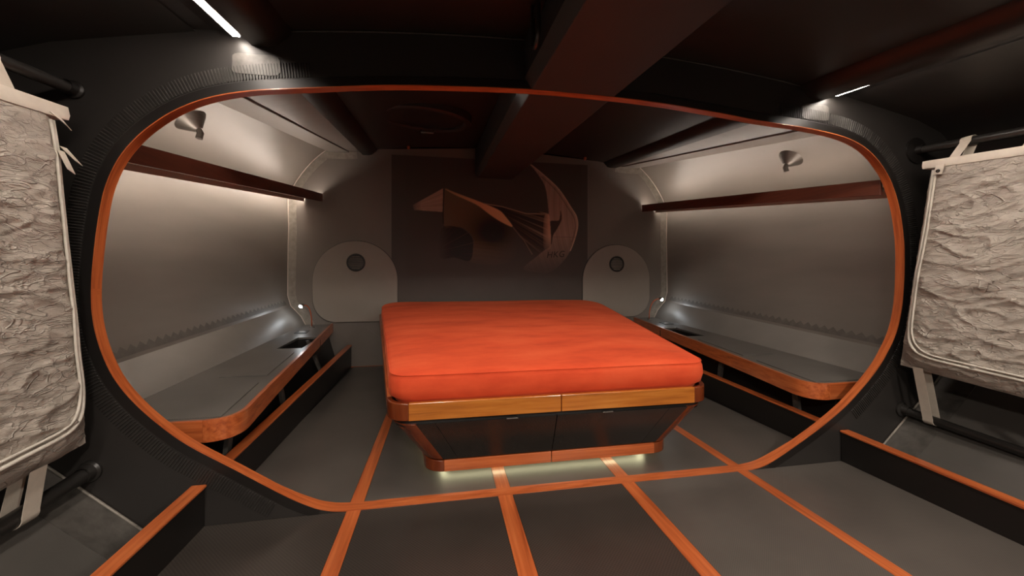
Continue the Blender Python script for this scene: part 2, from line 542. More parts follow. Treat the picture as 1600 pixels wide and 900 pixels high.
# ---------------------------------------------------------------- hull sides
for s, side in ((-1, 'left'), (1, 'right')):
    st = [0.038 + (YW - 0.038) * k / 24 for k in range(25)]
    P0 = [hull_profile(y) for y in st]
    low = MB().grid([[(p[0], y, p[1]) for p in P[:5]] for y, P in zip(st, P0)])
    up = MB().grid([[(p[0], y, p[1]) for p in P[4:]] for y, P in zip(st, P0)])
    hull = structure(up.build('wall_' + side, 'hull', smooth=True, flip=s), 'grey painted hull side curving up to the deck, ' + ('brightly lit under the teak shelf' if s < 0 else 'dim below the teak shelf'), 'wall')
    low.build('lower_hull', 'hull_low', hull, smooth=True, flip=s)
    # underside of the side deck, with its raised flange strip
    MB().grid([[(p[0], y, p[1]) for p in deck_profile(y)] for y in st]).build('deck_underside', 'hull', hull, flip=s)
    fl = MB()
    a = [(lerp(deck_profile(y)[0][0], deck_profile(y)[1][0], .12), y, lerp(deck_profile(y)[0][1], deck_profile(y)[1][1], .12) - 0.001) for y in st]
    b = [(lerp(deck_profile(y)[0][0], deck_profile(y)[1][0], .95), y, lerp(deck_profile(y)[0][1], deck_profile(y)[1][1], .95) - 0.001) for y in st]
    fl.strip(a, b, (0, 0, -0.012))
    fl.build('deck_flange', 'hull', hull, bevel=0.003, flip=s)
    # pinked peel tape above the chine
    zz = MB()
    n = 40
    for k in range(n):
        y0, y1 = lerp(0.08, 2.66, k / n), lerp(0.08, 2.66, (k + 1) / n)
        zc = lambda y: 0.49 + 0.068 * y
        def P3(y, h):
            z = zc(y) + h
            return (hull_x(y, z) - 0.003, y, z)
        ym = (y0 + y1) / 2
        zz.add([P3(y0, 0.022), P3(y1, 0.022), P3(y1, 0.050), P3(ym, 0.078), P3(y0, 0.050)], [(0, 1, 2, 3, 4)])
    zz.build('zigzag_tape', 'zig', hull, flip=s)
    # forward part of the hull side
    fw = [YF + (0.0 - YF) * k / 12 for k in range(13)]
    FP = [(1.62, -0.102), (1.825, 0.08), (2.148, 0.366), (2.34, 0.56)]
    FU = [(2.34, 0.56), (2.42, 0.8), (2.44, 1.2), (2.42, 1.55), (2.36, 1.7), (2.22, 1.82), (2.05, 1.88), (1.80, 1.93), (1.56, 1.975)]
    fz = lambda z, y: z + 0.13 * y * max(0, (z - 1.0)) if z > 1 else z
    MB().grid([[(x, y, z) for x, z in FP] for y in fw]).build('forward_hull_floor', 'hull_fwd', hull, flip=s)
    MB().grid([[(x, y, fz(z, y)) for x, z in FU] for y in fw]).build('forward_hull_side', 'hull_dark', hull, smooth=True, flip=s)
    # tape along the hull and bulkhead joint
    A_ = [(1.68, -0.004, -0.046), (1.825, -0.004, 0.083), (2.148, -0.004, 0.369), (2.33, -0.004, 0.555)]
    B_ = [(x, -0.16, z) for x, y, z in A_]
    MB().strip(A_, B_, (0.002, 0, -0.003)).build('joint_tape', 'patch', hull, flip=s)
    FPE = MB()
    FPE.tube([(x, -0.006, z + 0.003) for x, y, z in A_], 0.005, 6)
    FPE.build('joint_fillet', 'tape', hull, smooth=True, flip=s)

# ---------------------------------------------------------------- ceiling
NC = 17
def ceil_row(y):
    w = edge_x(y) - 0.10
    r = []
    for k in range(NC):
        x = lerp(-w, w, k / (NC - 1))
        r.append((x, y, edge_z(y) + 0.065 + 0.085 * (1 - (x / w) ** 2)))
    return r
ys = [YF + (YW - YF) * k / 20 for k in range(21)]
ceiling = structure(MB().grid([ceil_row(y) for y in ys]).build('ceiling', 'ceiling', smooth=True), 'near-black cambered deckhead over both cabins', 'ceiling')
for s in (-1, 1):
    g = MB()
    rows = []
    for y in ys + [0.0001]:
        pass
    for y in sorted(ys + [0.0]):
        ex, ez = edge_x(y, s), edge_z(y)
        rows.append([(ex, y, ez), (ex + 0.002, y, ez + 0.035), (ex - 0.06, y, ez + 0.14), (ex - 0.16, y, ez + 0.14), (ex - 0.15, y, ez + 0.062), (ex - 0.10, y, ez + 0.012), (ex - 0.06, y, ez)])
    k = 7
    g.grid(rows, closed_u=True)
    g.cap(range(k)); g.cap(range(len(g.v) - k, len(g.v)))
    g.build('deck_girder', 'ceiling', ceiling, smooth=True, angle=50, flip=s)
    # forward strip of deck between girder and hull side
    MB().grid([[(1.40, y, edge_z(y) + 0.045), (1.50, y, edge_z(y) + 0.05), (1.62, y, edge_z(y) + 0.035)] for y in [YF, -2, 0]]).build('deck_edge', 'bulkhead', ceiling, flip=s)
bm_ = MB()
def bz(y): return 1.86 + 0.102 * y
rows = []
for y in (YF, YW - 0.002):
    b = bz(y)
    t = edge_z(y) + 0.13
    rows.append([(-0.22, y, t), (-0.22, y, b + 0.05), (-0.185, y, b), (0.22, y, b), (0.22, y, t)])
bm_.grid(rows, closed_u=True); bm_.cap(range(5)); bm_.cap(range(5, 10))
bm_.build('ceiling_beam', 'beam', ceiling, bevel=0.004)

MB().tube([(x, -0.005, z - 0.004) for x, y, z in ceil_row(0.0)], 0.0045, 6).build('joint_bead', 'tape_dark', bulkhead, smooth=True)

# round deck hatch in the aft ceiling and its fittings
hc = (-0.72, 1.40)
hz = edge_z(hc[1]) + 0.065 + 0.085 * (1 - (hc[0] / 1.35) ** 2)
ax = (0.05, -0.13, 1)
hatch = MB().lathe([(0.36, 0.03), (0.36, -0.030), (0.34, -0.040), (0.315, -0.040), (0.30, -0.028), (0.30, 0.03)], (hc[0], hc[1], hz), ax, 64).build('deck_hatch', 'bulkhead', ceiling, smooth=True, angle=40)
hatch['label'] = 'round black deck hatch'
MB().lathe([(0.0, -0.030), (0.15, -0.027), (0.30, -0.012), (0.30, 0.02), (0.0, 0.02)], (hc[0], hc[1], hz), ax, 64).build('hatch_lens', 'black', hatch, smooth=True, angle=40)
MB().tube([(hc[0] - 0.05, hc[1] + 0.2, hz - 0.03), (hc[0] - 0.05, hc[1] + 0.2, hz - 0.055), (hc[0] + 0.05, hc[1] + 0.2, hz - 0.055), (hc[0] + 0.05, hc[1] + 0.2, hz - 0.03)], 0.008, 8).build('hatch_handle', 'metal', hatch, smooth=True)
for x, y, lab in ((-0.96, 2.62, 'small copper fitting on the dark ceiling near the round hatch'), (1.077, 2.62, 'small copper fitting on the dark ceiling on the hatchless half')):
    z = edge_z(y) + 0.065 + 0.085 * (1 - (x / 1.40) ** 2)
    c_ = thing('ceiling_fitting', (x, y, z - 0.04), lab, 'fitting', 'copper ceiling fittings')
    MB().lathe([(0.0, 0.01), (0.030, 0.01), (0.030, -0.006), (0.0, -0.006)], (x, y, z), (0, 0, 1), 20).build('fitting_base', 'black', c_, smooth=True, angle=40)
    MB().lathe([(0.017, -0.005), (0.019, -0.02), (0.013, -0.038), (0.0, -0.042)], (x, y, z), (0, 0, 1), 20).build('fitting_cap', 'copper', c_, smooth=True)
# hoop handle on the beam
hd = thing('hoop_handle', (-0.24, -0.35, 1.85), 'slim black hoop handle hanging beside the ceiling beam', 'handle')
pth = [(-0.245, -0.36, 2.06)] + [(-0.245, -0.315 - 0.045 * math.cos(a), 1.915 - 0.045 * math.sin(a)) for a in [math.pi * k / 12 for k in range(13)]] + [(-0.245, -0.27, 2.06)]
MB().tube(pth, 0.009, 10).build('hoop', 'pipe', hd, smooth=True)
MB().box(-0.245, -0.222, -0.38, -0.25, 2.0, 2.03).build('bracket', 'pipe', hd, bevel=0.003)

# ---------------------------------------------------------------- aft wall
prof = hull_profile(YW)
dp = deck_profile(YW)
half = [(0, -0.06)] + prof + [dp[1], (dp[2][0] + 0.08, dp[2][1]), (edge_x(YW) - .1, edge_z(YW) + 0.07)]
wall_pts = half + [(0, edge_z(YW) + 0.16)] + [(-x, z) for x, z in half[1:]][::-1]
wb = MB().prism([(x, YW, z) for x, z in wall_pts], (0, 0.03, 0))
wall_back = structure(wb.build('wall_back', 'aft_wall'), 'dull grey aft wall at the head of the bed', 'wall')
for s in (-1, 1):
    pr = prof[2:] + [dp[1], (dp[2][0] + 0.09, dp[2][1])]
    c0 = (1.5, 1.2)
    inner = []
    for i, p in enumerate(pr):
        a, b = pr[max(i - 1, 0)], pr[min(i + 1, len(pr) - 1)]
        tx, tz = b[0] - a[0], b[1] - a[1]
        l = math.hypot(tx, tz)
        nx, nz = -tz / l, tx / l
        inner.append((p[0] + nx * 0.085, p[1] + nz * 0.085))
    MB().strip([(x - 0.002, YW - 0.004, z) for x, z in pr], [(x, YW - 0.004, z) for x, z in inner], (0, 0.0035, 0)).build('tabbing_tape', 'tape', wall_back, flip=s)
for s in (-1, 1):
    MB().tube([(x - 0.004, YW - 0.007, z) for x, z in prof[2:]] + [(dp[1][0], YW - 0.007, dp[1][1] - 0.004)], 0.0055, 6).build('joint_bead', 'shelf', wall_back, smooth=True, flip=s)
MB().hexa([(x, y, z) for y in (YW - 0.004, YW - 0.0005) for x, z in ((-1.52, 0.30), (-1.36, 0.20), (-1.27, 0.31), (-1.43, 0.43))]).build('tape_patch', 'aft_wall', wall_back)
MB().box(1.43, 1.575, YW - 0.006, YW - 0.0005, 2.215, 2.285).build('cover_plate', 'aft_wall', wall_back, bevel=0.003)
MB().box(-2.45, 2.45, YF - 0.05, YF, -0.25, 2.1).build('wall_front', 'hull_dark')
structure(bpy.data.objects['wall_front'], 'dark forward wall closing the saloon', 'wall')

# ---------------------------------------------------------------- access panels with round vents
for s in (-1, 1):
    pan = thing('access_panel', (s * 1.53, YW - 0.03, 0.47), ('arched grey access panel beside the bed near the brightly lit hull side' if s < 0 else 'arched grey access panel beside the bed near the dim hull side'), 'panel', 'arched access panels')
    xi, xo, zb, zt = 1.09, 1.975, 0.492, 1.385
    out = []
    def arc(cx, cz, rx, rz, a0, a1, n, pw=1.0):
        for k in range(n + 1):
            a = math.radians(lerp(a0, a1, k / n))
            out.append((cx + rx * math.cos(a), cz + rz * math.sin(a)))
    arc(xi + 0.13, zb + 0.13, 0.13, 0.13, 180, 270, 8)
    arc(xo - 0.24, zb + 0.26, 0.24, 0.26, 270, 360, 12)
    arc((xi + xo) / 2, 0.95, (xo - xi) / 2, zt - 0.95, 0, 180, 36)
    gap = [( (x - 1.53) * 1.012 + 1.53, (z - .93) * 1.012 + .93) for x, z in out]
    MB().prism([(x, YW - 0.0058, z) for x, z in gap], (0, -0.002, 0)).build('shadow_gap', 'black', pan, flip=s)
    MB().prism([(x, YW - 0.0078, z) for x, z in out], (0, -0.016, 0)).build('panel_plate', 'panel', pan, bevel=0.006, flip=s)
    yc = YW - 0.0242
    vent = MB().lathe([(0.098, 0.0), (0.098, -0.008), (0.090, -0.012), (0.080, -0.010), (0.078, -0.001)], (1.53, yc, 1.146), (0, 1, 0), 40).build('vent_ring', 'black', pan, smooth=True, angle=40, flip=s)
    MB().lathe([(0.0, -0.0008), (0.08, -0.0008)], (1.53, yc, 1.146), (0, 1, 0), 40).build('vent_backing', 'black', vent, flip=s)
    for k in range(8):
        z = 1.146 + (k - 3.5) * 0.0185
        w = math.sqrt(max(0.079 ** 2 - (z - 1.146) ** 2, 0.0004))
        MB().hexa([(1.53 + a * w, yc - d, z + e) for d, e in ((0.001, 0.002), (0.009, -0.005)) for a, e2 in ((-1, 0), (1, 0))] + [(1.53 + a * w, yc - d, z + e + 0.004) for d, e in ((0.001, 0.002), (0.009, -0.005)) for a in (-1, 1)]).build('slat', 'panel' if s > 0 else 'aft_wall', vent, flip=s)

# ---------------------------------------------------------------- sail mural
mural = thing('sail_mural', (0, YW - 0.006, 0.6), 'dark wall print of a billowing sail lettered HKG behind the bed', 'mural')
MB().box(-1.157, 1.157, YW - 0.005, YW - 0.0005, 0.58, 2.36).build('backing_sheet', paint('mural_ground', (0.075, 0.061, 0.053), 0.55, 0.1, (2, 2, 2), 0.03, 0.001), mural)
SAIL = {
'jib': [(-0.927, 1.8), (-0.586, 2.005), (-0.591, 1.734), (-0.911, 1.745)],
'ridge': [(-0.57, 2.0), (-0.408, 1.946), (-0.114, 1.844), (0.062, 1.771), (0.134, 1.703), (0.223, 1.581), (0.08, 1.639), (-0.044, 1.715), (-0.184, 1.816), (-0.322, 1.88), (-0.459, 1.936)],
'main': [(-0.57, 1.992), (-0.459, 1.936), (-0.322, 1.88), (-0.184, 1.816), (-0.044, 1.715), (0.08, 1.639), (0.223, 1.581), (0.313, 1.441), (0.241, 1.21), (0.027, 1.129), (-0.288, 1.174), (-0.236, 1.38), (-0.288, 1.5), (-0.408, 1.567), (-0.578, 1.58)],
'disc': [(-0.603, 1.545), (-0.408, 1.558), (-0.288, 1.483), (-0.245, 1.38), (-0.279, 1.18), (-0.459, 1.213), (-0.628, 1.22)],
'mid': [(-0.114, 1.844), (0.062, 1.82), (0.386, 1.741), (0.653, 1.744), (0.606, 1.321), (0.477, 1.248), (0.241, 1.564), (0.134, 1.703)],
'spin': [(0.437, 2.33), (0.606, 2.209), (0.793, 2.046), (0.944, 1.834), (1.02, 1.709), (1.02, 1.544), (0.906, 1.252), (0.699, 1.051), (0.514, 1.042), (0.35, 1.086), (0.514, 1.23), (0.606, 1.303), (0.681, 1.357), (0.709, 1.466), (0.671, 1.627), (0.662, 1.789), (0.625, 2.057), (0.533, 2.215)],
'wedge': [(0.681, 1.655), (0.793, 1.675), (0.812, 1.794), (0.827, 1.685), (0.774, 1.576), (0.718, 1.484), (0.699, 1.376), (0.681, 1.502)],
'luff': [(0.606, 1.698), (0.662, 1.744), (0.681, 1.646), (0.69, 1.358), (0.625, 1.303), (0.597, 1.392)],
}
def inside(poly, X, Z):
    r = np.zeros(X.shape, bool)
    n = len(poly)
    for i in range(n):
        x0, z0 = poly[i]; x1, z1 = poly[(i + 1) % n]
        c = ((z0 > Z) != (z1 > Z)) & (X < (x1 - x0) * (Z - z0) / (z1 - z0 + 1e-12) + x0)
        r ^= c
    return r
mx0, mx1, mz0, mz1 = -1.0, 1.08, 0.98, 2.345
gx, gz = 340, 224
Xg, Zg = np.meshgrid(np.linspace(mx0, mx1, gx), np.linspace(mz0, mz1, gz))
BG = np.array((0.075, 0.061, 0.053))
SAIL = {k: (v if k == 'jib' else catmull(v, 5)) for k, v in SAIL.items()}
img = np.zeros(Xg.shape + (3,)) + BG
def soft(poly):
    dx, dz = (mx1 - mx0) / gx, (mz1 - mz0) / gz
    acc = np.zeros(Xg.shape)
    for a in (-.33, 0, .33):
        for b in (-.33, 0, .33):
            acc += inside(poly, Xg + a * dx * 1.4, Zg + b * dz * 1.4)
    return acc / 9
def layer(name, col, alpha):
    m = (soft(SAIL[name]) * alpha)[..., None]
    return lambda im: im * (1 - m) + col * m
def strp(u, f, ph=0.0):
    v = np.sin(u * f * 0.7 + ph) + 0.8 * np.sin(u * f * 1.63 + 1.0 + ph) + 0.6 * np.sin(u * f * 0.31 + 2.2) + 0.5 * np.sin(u * f * 2.7)
    return np.clip(0.5 + v / 4.2, 0, 1)
# jib
st_ = strp(np.arctan2(Zg - 1.77, Xg + 0.98), 60)
img = layer('jib', np.array((0.24, 0.165, 0.13)) * (0.85 + 0.3 * st_[..., None]), np.clip((Xg + 0.95) / 0.12, 0.1, 1))(img)
# body of the main sail: brown by the leading edge, dark hollow to the right
hol = np.exp(-(((Xg - 0.03) / 0.30) ** 2 + ((Zg - 1.52) / 0.22) ** 2))
fade = np.clip((Zg - 1.12) / 0.25, 0.15, 1) * np.clip((0.30 - Xg) / 0.35, 0, 1)
st_ = strp(Zg + 0.1 * Xg, 190)
img = layer('main', np.array((0.125, 0.088, 0.062)) * (1 - 0.72 * hol[..., None]) * (0.92 + 0.16 * st_[..., None] * (Zg < 1.4)[..., None]), fade)(img)
st_ = strp(np.arctan2(Zg - 1.25, Xg + 0.75), 75)
img = layer('disc', np.array((0.045, 0.03, 0.027)) + np.array((0.03, 0.024, 0.02)) * (st_ ** 6)[..., None], np.clip((Xg + 0.65) / 0.2, 0, 1))(img)
st_ = strp(np.arctan2(Zg - 1.90, Xg + 0.25), 95, 0.6)
br = np.clip((Xg - 0.1) / 0.5, 0, 1) * np.clip((Zg - 1.2) / 0.3, 0, 1)
img = layer('mid', np.array((0.055, 0.038, 0.03)) + np.array((0.16, 0.115, 0.085)) * (st_ ** 3 * br)[..., None], np.clip((Zg - 1.22) / 0.2, 0, 1))(img)
rd = np.clip((np.abs(Xg - 0.02) + 0.02), 0, 1)
img = layer('ridge', np.array((0.40, 0.235, 0.135)) * (0.70 + 0.45 * np.clip((Xg + 0.55) / 0.6, 0, 1))[..., None], np.ones(Xg.shape))(img)
st_ = strp(Xg - 0.25 * (Zg - 1.5) ** 2 + 0.18 * (Zg - 1.7), 120)
fd = np.clip((Zg - 1.06) / 0.42, 0, 1) ** 1.3
img = layer('spin', np.array((0.225, 0.155, 0.125)) * (0.86 + 0.28 * st_[..., None]), 0.05 + 0.95 * fd)(img)
img = layer('wedge', np.array((0.065, 0.045, 0.038)), np.ones(Xg.shape))(img)
img = layer('luff', np.array((0.36, 0.225, 0.16)), np.clip((Zg - 1.28) / 0.2, 0, 1) * np.clip((Xg - 0.58) / 0.09, 0, 1))(img)
# bright leech lines
def line(P, w, col, a=1.0):
    global img
    d = np.full(Xg.shape, 9.0)
    for (x0, z0), (x1, z1) in zip(P[:-1], P[1:]):
        ux, uz = x1 - x0, z1 - z0
        t = np.clip(((Xg - x0) * ux + (Zg - z0) * uz) / (ux * ux + uz * uz), 0, 1)
        d = np.minimum(d, np.hypot(Xg - x0 - t * ux, Zg - z0 - t * uz))
    m = (np.clip(1.5 - d / w, 0, 1) * a)[..., None]
    img = img * (1 - m) + np.array(col) * m
line(SAIL['spin'][:30], 0.006, (0.38, 0.27, 0.20), .8)
line([(x - 0.03, z - 0.02) for x, z in SAIL['spin'][5:28]], 0.006, (0.08, 0.055, 0.045), .6)
line([(-0.578, 1.99), (-0.588, 1.73), (-0.585, 1.6)], 0.006, (0.03, 0.022, 0.02), .8)
line([(0.223, 1.581), (0.36, 1.42), (0.46, 1.26)], 0.006, (0.17, 0.125, 0.095), .7)
line([(-0.114, 1.844), (0.10, 1.815), (0.386, 1.741), (0.65, 1.744)], 0.006, (0.26, 0.18, 0.125), .8)
line([(0.70, 1.47), (1.01, 1.47)], 0.004, (0.10, 0.07, 0.06), .6)
img = np.where(np.abs(img - BG).sum(-1, keepdims=True) < 1e-6, img, BG + (img - BG) * 2.3)
img = np.clip(img, 0.02, 0.9)
pm = bpy.data.meshes.new('sail_print')
vv = np.stack([Xg, np.full(Xg.shape, YW - 0.0056), Zg], -1).reshape(-1, 3)
ii = np.arange(gx * gz).reshape(gz, gx)
ff = np.stack([ii[:-1, :-1], ii[:-1, 1:], ii[1:, 1:], ii[1:, :-1]], -1).reshape(-1, 4)
pm.from_pydata(vv.tolist(), [], ff.tolist())
ca = pm.color_attributes.new('ink', 'FLOAT_COLOR', 'POINT')
ca.data.foreach_set('color', np.concatenate([img.reshape(-1, 3), np.ones((gx * gz, 1))], 1).astype(np.float32).ravel())
pm.materials.append(MT['print'])
po = bpy.data.objects.new('sail_print', pm); COL.objects.link(po)
po.parent = mural; po.location = -Vector(mural.location)
cu = bpy.data.curves.new('lettering', 'FONT')
cu.body = 'HKG'; cu.size = 0.105; cu.shear = 0.25; cu.extrude = 0.0004; cu.space_character = 1.05
tmp = bpy.data.objects.new('tmp_text', cu); COL.objects.link(tmp)
bpy.context.view_layer.update()
lm = bpy.data.meshes.new_from_object(tmp.evaluated_get(bpy.context.evaluated_depsgraph_get()))
bpy.data.objects.remove(tmp)
lm.name = 'lettering'
lm.materials.clear(); lm.materials.append(paint('letter_ink', (0.03, 0.021, 0.018), 0.6, 0.05))
lo = bpy.data.objects.new('lettering', lm); COL.objects.link(lo)
lo.parent = mural
lo.location = Vector((0.635, YW - 0.0064, 1.215)) - Vector(mural.location)
lo.rotation_euler = (math.radians(90), math.radians(-4), 0)

# ---------------------------------------------------------------- ceiling light strips (forward cabin)
def led_z(y):
    return edge_z(y) + 0.0265 - 0.0105 * max(0.0, 1 + y / 0.5)
for s in (-1, 1):
    t = thing('light_strip', (s * 1.44, -2.0, 1.7), 'glowing ceiling light strip along the girder above the canvas bag ' + ('with long loose puller tabs' if s < 0 else 'with the snap tab'), 'light', 'deckhead light strips')
    yy = [YF + 0.1 + (-0.03 - YF - 0.1) * k / 30 for k in range(31)] + [-0.25, -0.12]
    yy.sort()
    lx_ = edge_x(0, s) + 0.03
    A_ = [(lx_, y, led_z(y)) for y in yy]; B_ = [(lx_ + 0.026, y, led_z(y)) for y in yy]
    MB().strip(A_, B_, (0, 0, 0.004)).build('diffuser', 'led_ceiling', t, flip=s)
    MB().strip([(x - 0.01, y, z + 0.0045) for x, y, z in A_], [(x + 0.01, y, z + 0.0045) for x, y, z in B_], (0, 0, 0.012)).build('channel', 'metal', t, flip=s)

# ---------------------------------------------------------------- teak light shelves along the aft hull
for s in (-1, 1):
    t = thing('light_shelf', (s * 1.9, 1.4, 1.6), ('long dark teak shelf with bright light glowing on the hull beneath it' if s < 0 else 'long dark teak shelf with only faint light on the hull beneath it'), 'shelf', 'teak light shelves')
    sy = [0.06 + (YW - 0.07) * k / 12 for k in range(13)]
    sy = [min(y, YW - 0.006) for y in sy]
    h = 0.088
    MB().strip([(1.875, y, shelf_z(y)) for y in sy], [(1.875, y, shelf_z(y) + h) for y in sy], (0.016, 0, 0)).build('fascia', 'mahogany', t, bevel=0.003, flip=s)
    MB().strip([(1.891, y, shelf_z(y) + 0.035) for y in sy], [(hull_x(y, shelf_z(y) + .04) - 0.002, y, shelf_z(y) + 0.035) for y in sy], (0, 0, 0.010)).build('shelf_board', 'shelf', t, flip=s)
    MB().strip([(1.912, y, shelf_z(y) + 0.058) for y in sy[1:]], [(1.934, y, shelf_z(y) + 0.058) for y in sy[1:]], (0, 0, 0.004)).build('upper_light', 'led_up', t, flip=s)
    MB().strip([(2.06, y, shelf_z(y) - 0.004) for y in sy], [(2.06, y, shelf_z(y) + 0.035) for y in sy], (0.004, 0, 0)).build('light_lip', 'shelf', t, flip=s)
    MB().strip([(2.065, y, shelf_z(y) + 0.010) for y in sy[1:]], [(2.065, y, shelf_z(y) + 0.030) for y in sy[1:]], (0.003, 0, 0)).build('lower_light', 'led_down' if s < 0 else 'led_dim', t, flip=s)

# ---------------------------------------------------------------- cone fixtures on the hull curve
for s in (-1, 1):
    y0, z0 = 0.77, 1.90
    x0 = hull_x(y0, z0)
    e = 0.02
    tx, tz = hull_x(y0, z0 + e) - hull_x(y0, z0 - e), 2 * e
    nrm = Vector((-tz, 0, tx)).normalized()
    if nrm.x > 0: nrm = -nrm
    c = thing('cone_fixture', (s * x0, y0, z0), ('metal cone fixture with a short tube on the hull curve above the brightly glowing shelf' if s < 0 else 'metal cone fixture with a short tube on the hull curve above the faintly lit shelf'), 'fixture', 'cone fixtures on the hull')
    o = Vector((x0, y0, z0)) - nrm * 0.012
    prof_c = [(0.088, 0.0), (0.088, 0.012), (0.080, 0.022)] + [(lerp(0.078, 0.020, k / 8), lerp(0.024, 0.088, k / 8)) for k in range(9)] + [(0.0, 0.090)]
    MB().lathe(prof_c, o, nrm, 40).build('cone', 'metal', c, smooth=True, angle=40, flip=s)
    tip = o + nrm * 0.082
    MB().tube([tip, tip + nrm * 0.012 + Vector((-0.004, 0, -0.012)), tip + Vector((-0.006, -0.004, -0.055))], 0.0175, 16).build('tube', 'metal', c, smooth=True, angle=50, flip=s)

# ---------------------------------------------------------------- side boards with teak caps
def cap_z(y): return 0.168 + (0.026 if y > 0 else 0.03) * y
def board_x(y): return 1.545 + (0.02 * y if y > 0 else 0)
for s in (-1, 1):
    for y0, y1, lab in ((0.056, YW - 0.006, 'black side board with teak cap under the bench at the ' + ('brightly lit hull side' if s < 0 else 'dim hull side')), (-3.6, -0.004, 'black side board with teak cap below the canvas bag ' + ('with long loose puller tabs' if s < 0 else 'with the snap tab'))):
        t = thing('side_board', (s * 1.55, (y0 + y1) / 2, 0), lab, 'board', 'teak-capped side boards')
        yy = [lerp(y0, y1, k / 8) for k in range(9)]
        MB().strip([(board_x(y) - 0.018, y, -0.05) for y in yy], [(board_x(y) - 0.018, y, cap_z(y) - 0.011) for y in yy], (0.036, 0, 0)).build('board', 'black', t, flip=s)
        MB().strip([(board_x(y) - 0.027, y, cap_z(y) - 0.011) for y in yy], [(board_x(y) - 0.027, y, cap_z(y)) for y in yy], (0.054, 0, 0)).build('cap', 'teak_y', t, bevel=0.003, flip=s)

# ---------------------------------------------------------------- benches along the hull
def bench_z(y): return 0.368 + 0.038 * y
def bench_x(y): return 1.50 + 0.1137 * (y - 0.2)
for s in (-1, 1):
    t = thing('side_bench', (s * 1.8, 1.4, 0.0), ('grey carbon bench with teak edge along the brightly lit hull side' if s < 0 else 'grey carbon bench with teak edge along the dim hull side'), 'bench', 'benches along the hull sides')
    def top(pts, name, up=0.0, th=0.018, mat='bench', bevel=0.0):
        A_ = [(x, y, bench_z(y) + up) for x, y in pts]
        return MB().prism(A_, (0, 0, -th)).build(name, mat, t, flip=s, bevel=bevel)
    bx0, bx1, by0, by1 = 1.69, 1.875, 1.56, 2.02
    cr = [(1.62, 0.135)] + [(lerp(lerp(1.60, 1.495, q), lerp(1.495, 1.503, q), q), lerp(lerp(0.135, 0.137, q), lerp(0.137, 0.26, q), q)) for q in [k / 12 for k in range(13)]]
    xo = 2.06
    top([(xo, 0.135)] + cr + [(bench_x(by0), by0), (xo, by0)], 'top_panel')
    top([(bench_x(by0), by0), (bx0, by0), (bx0, by1), (bench_x(by1), by1)], 'top_panel')
    top([(bx1, by0), (xo, by0), (xo, by1), (bx1, by1)], 'top_panel')
    top([(bench_x(by1), by1), (xo, by1), (xo, YW - 0.006), (bench_x(YW), YW - 0.006)], 'top_panel')
    top([(1.555, 0.165), (1.86, 0.165), (1.925, 0.66), (1.615, 0.66)], 'locker_lid', 0.006, 0.006)
    top([(1.63, 0.80), (1.885, 0.80), (1.95, 1.40), (1.69, 1.40)], 'locker_lid', 0.006, 0.006)
    zb = bench_z(1.8) - 0.016
    bn = MB()
    bn.box(bx0 - .004, bx0, by0, by1, zb - 0.11, zb); bn.box(bx1, bx1 + .004, by0, by1, zb - 0.11, zb)
    bn.box(bx0, bx1, by0 - .004, by0, zb - 0.11, zb); bn.box(bx0, bx1, by1, by1 + .004, zb - 0.11, zb)
    bn.box(bx0, bx1, by0, by1, zb - 0.114, zb - 0.11)
    bn.build('bin', 'black', t, flip=s)
    top([(1.87, 2.22), (1.98, 2.22), (1.995, 2.36), (1.885, 2.36)], 'socket_plate', 0.004, 0.004, 'black')
    top([(1.90, 2.26), (1.955, 2.26), (1.962, 2.32), (1.907, 2.32)], 'socket', 0.006, 0.002, 'metal')
    # teak edge
    path = cr[1:] + [(bench_x(y), y) for y in [0.6 + 0.3 * k for k in range(7)] + [YW - 0.008]]
    nrm = []
    for i in range(len(path)):
        a, b = path[max(i - 1, 0)], path[min(i + 1, len(path) - 1)]
        tx, ty = b[0] - a[0], b[1] - a[1]
        l = math.hypot(tx, ty)
        nrm.append((-ty / l, tx / l))
    fd_ = MB()
    sec = [(0.0005, 0.008), (0.019, 0.008), (0.019, -0.086), (0.0005, -0.086)]
    rows = [[(x + nx * d, y + ny * d, bench_z(y) + h) for (x, y), (nx, ny) in zip(path, nrm)] for d, h in sec]
    n = len(path)
    fd_.grid(rows, closed_v=True)
    fd_.cap([0, n, 2 * n, 3 * n]); fd_.cap([n - 1, 2 * n - 1, 3 * n - 1, 4 * n - 1])
    fd_.build('teak_edge', 'teak_y', t, smooth=True, angle=35, flip=s)
    MB().box(1.6005, 1.80, 0.117, 0.1345, bench_z(.13) - 0.086, bench_z(.13) + 0.008).build('teak_end', 'teak_x', t, bevel=0.003, flip=s)
    for ya_, yb_, top_ in ((0.2, by0 - 0.008, None), (by0 - 0.008, by1 + 0.008, 0.30), (by1 + 0.008, YW - 0.01, None)):
        lowr, uppr = [], []
        for y in (ya_, yb_):
            zt2 = bench_z(y) - 0.02
            k2 = 1.0 if top_ is None else top_ / zt2
            x0_, x1_ = 1.665 + 0.02 * y, 1.76 + 0.03 * y
            lowr.append((x0_, y, 0.0)); uppr.append((lerp(x0_, x1_, k2), y, zt2 * k2))
        MB().strip(lowr, uppr, (0.01, 0, 0)).build('recess_panel', 'black', t, flip=s)
    for yb in (0.32, 1.05, 1.95):
        xb = board_x(yb)
        MB().hexa([(xb + 0.06, yb, 0.10), (xb + 0.08, yb, 0.10), (xb + 0.08, yb + 0.04, 0.10), (xb + 0.06, yb + 0.04, 0.10), (bench_x(yb) + 0.07, yb, bench_z(yb) - 0.019), (bench_x(yb) + 0.09, yb, bench_z(yb) - 0.019), (bench_x(yb) + 0.09, yb + 0.04, bench_z(yb) - 0.019), (bench_x(yb) + 0.07, yb + 0.04, bench_z(yb) - 0.019)]).build('bracket', 'patch', t, flip=s)

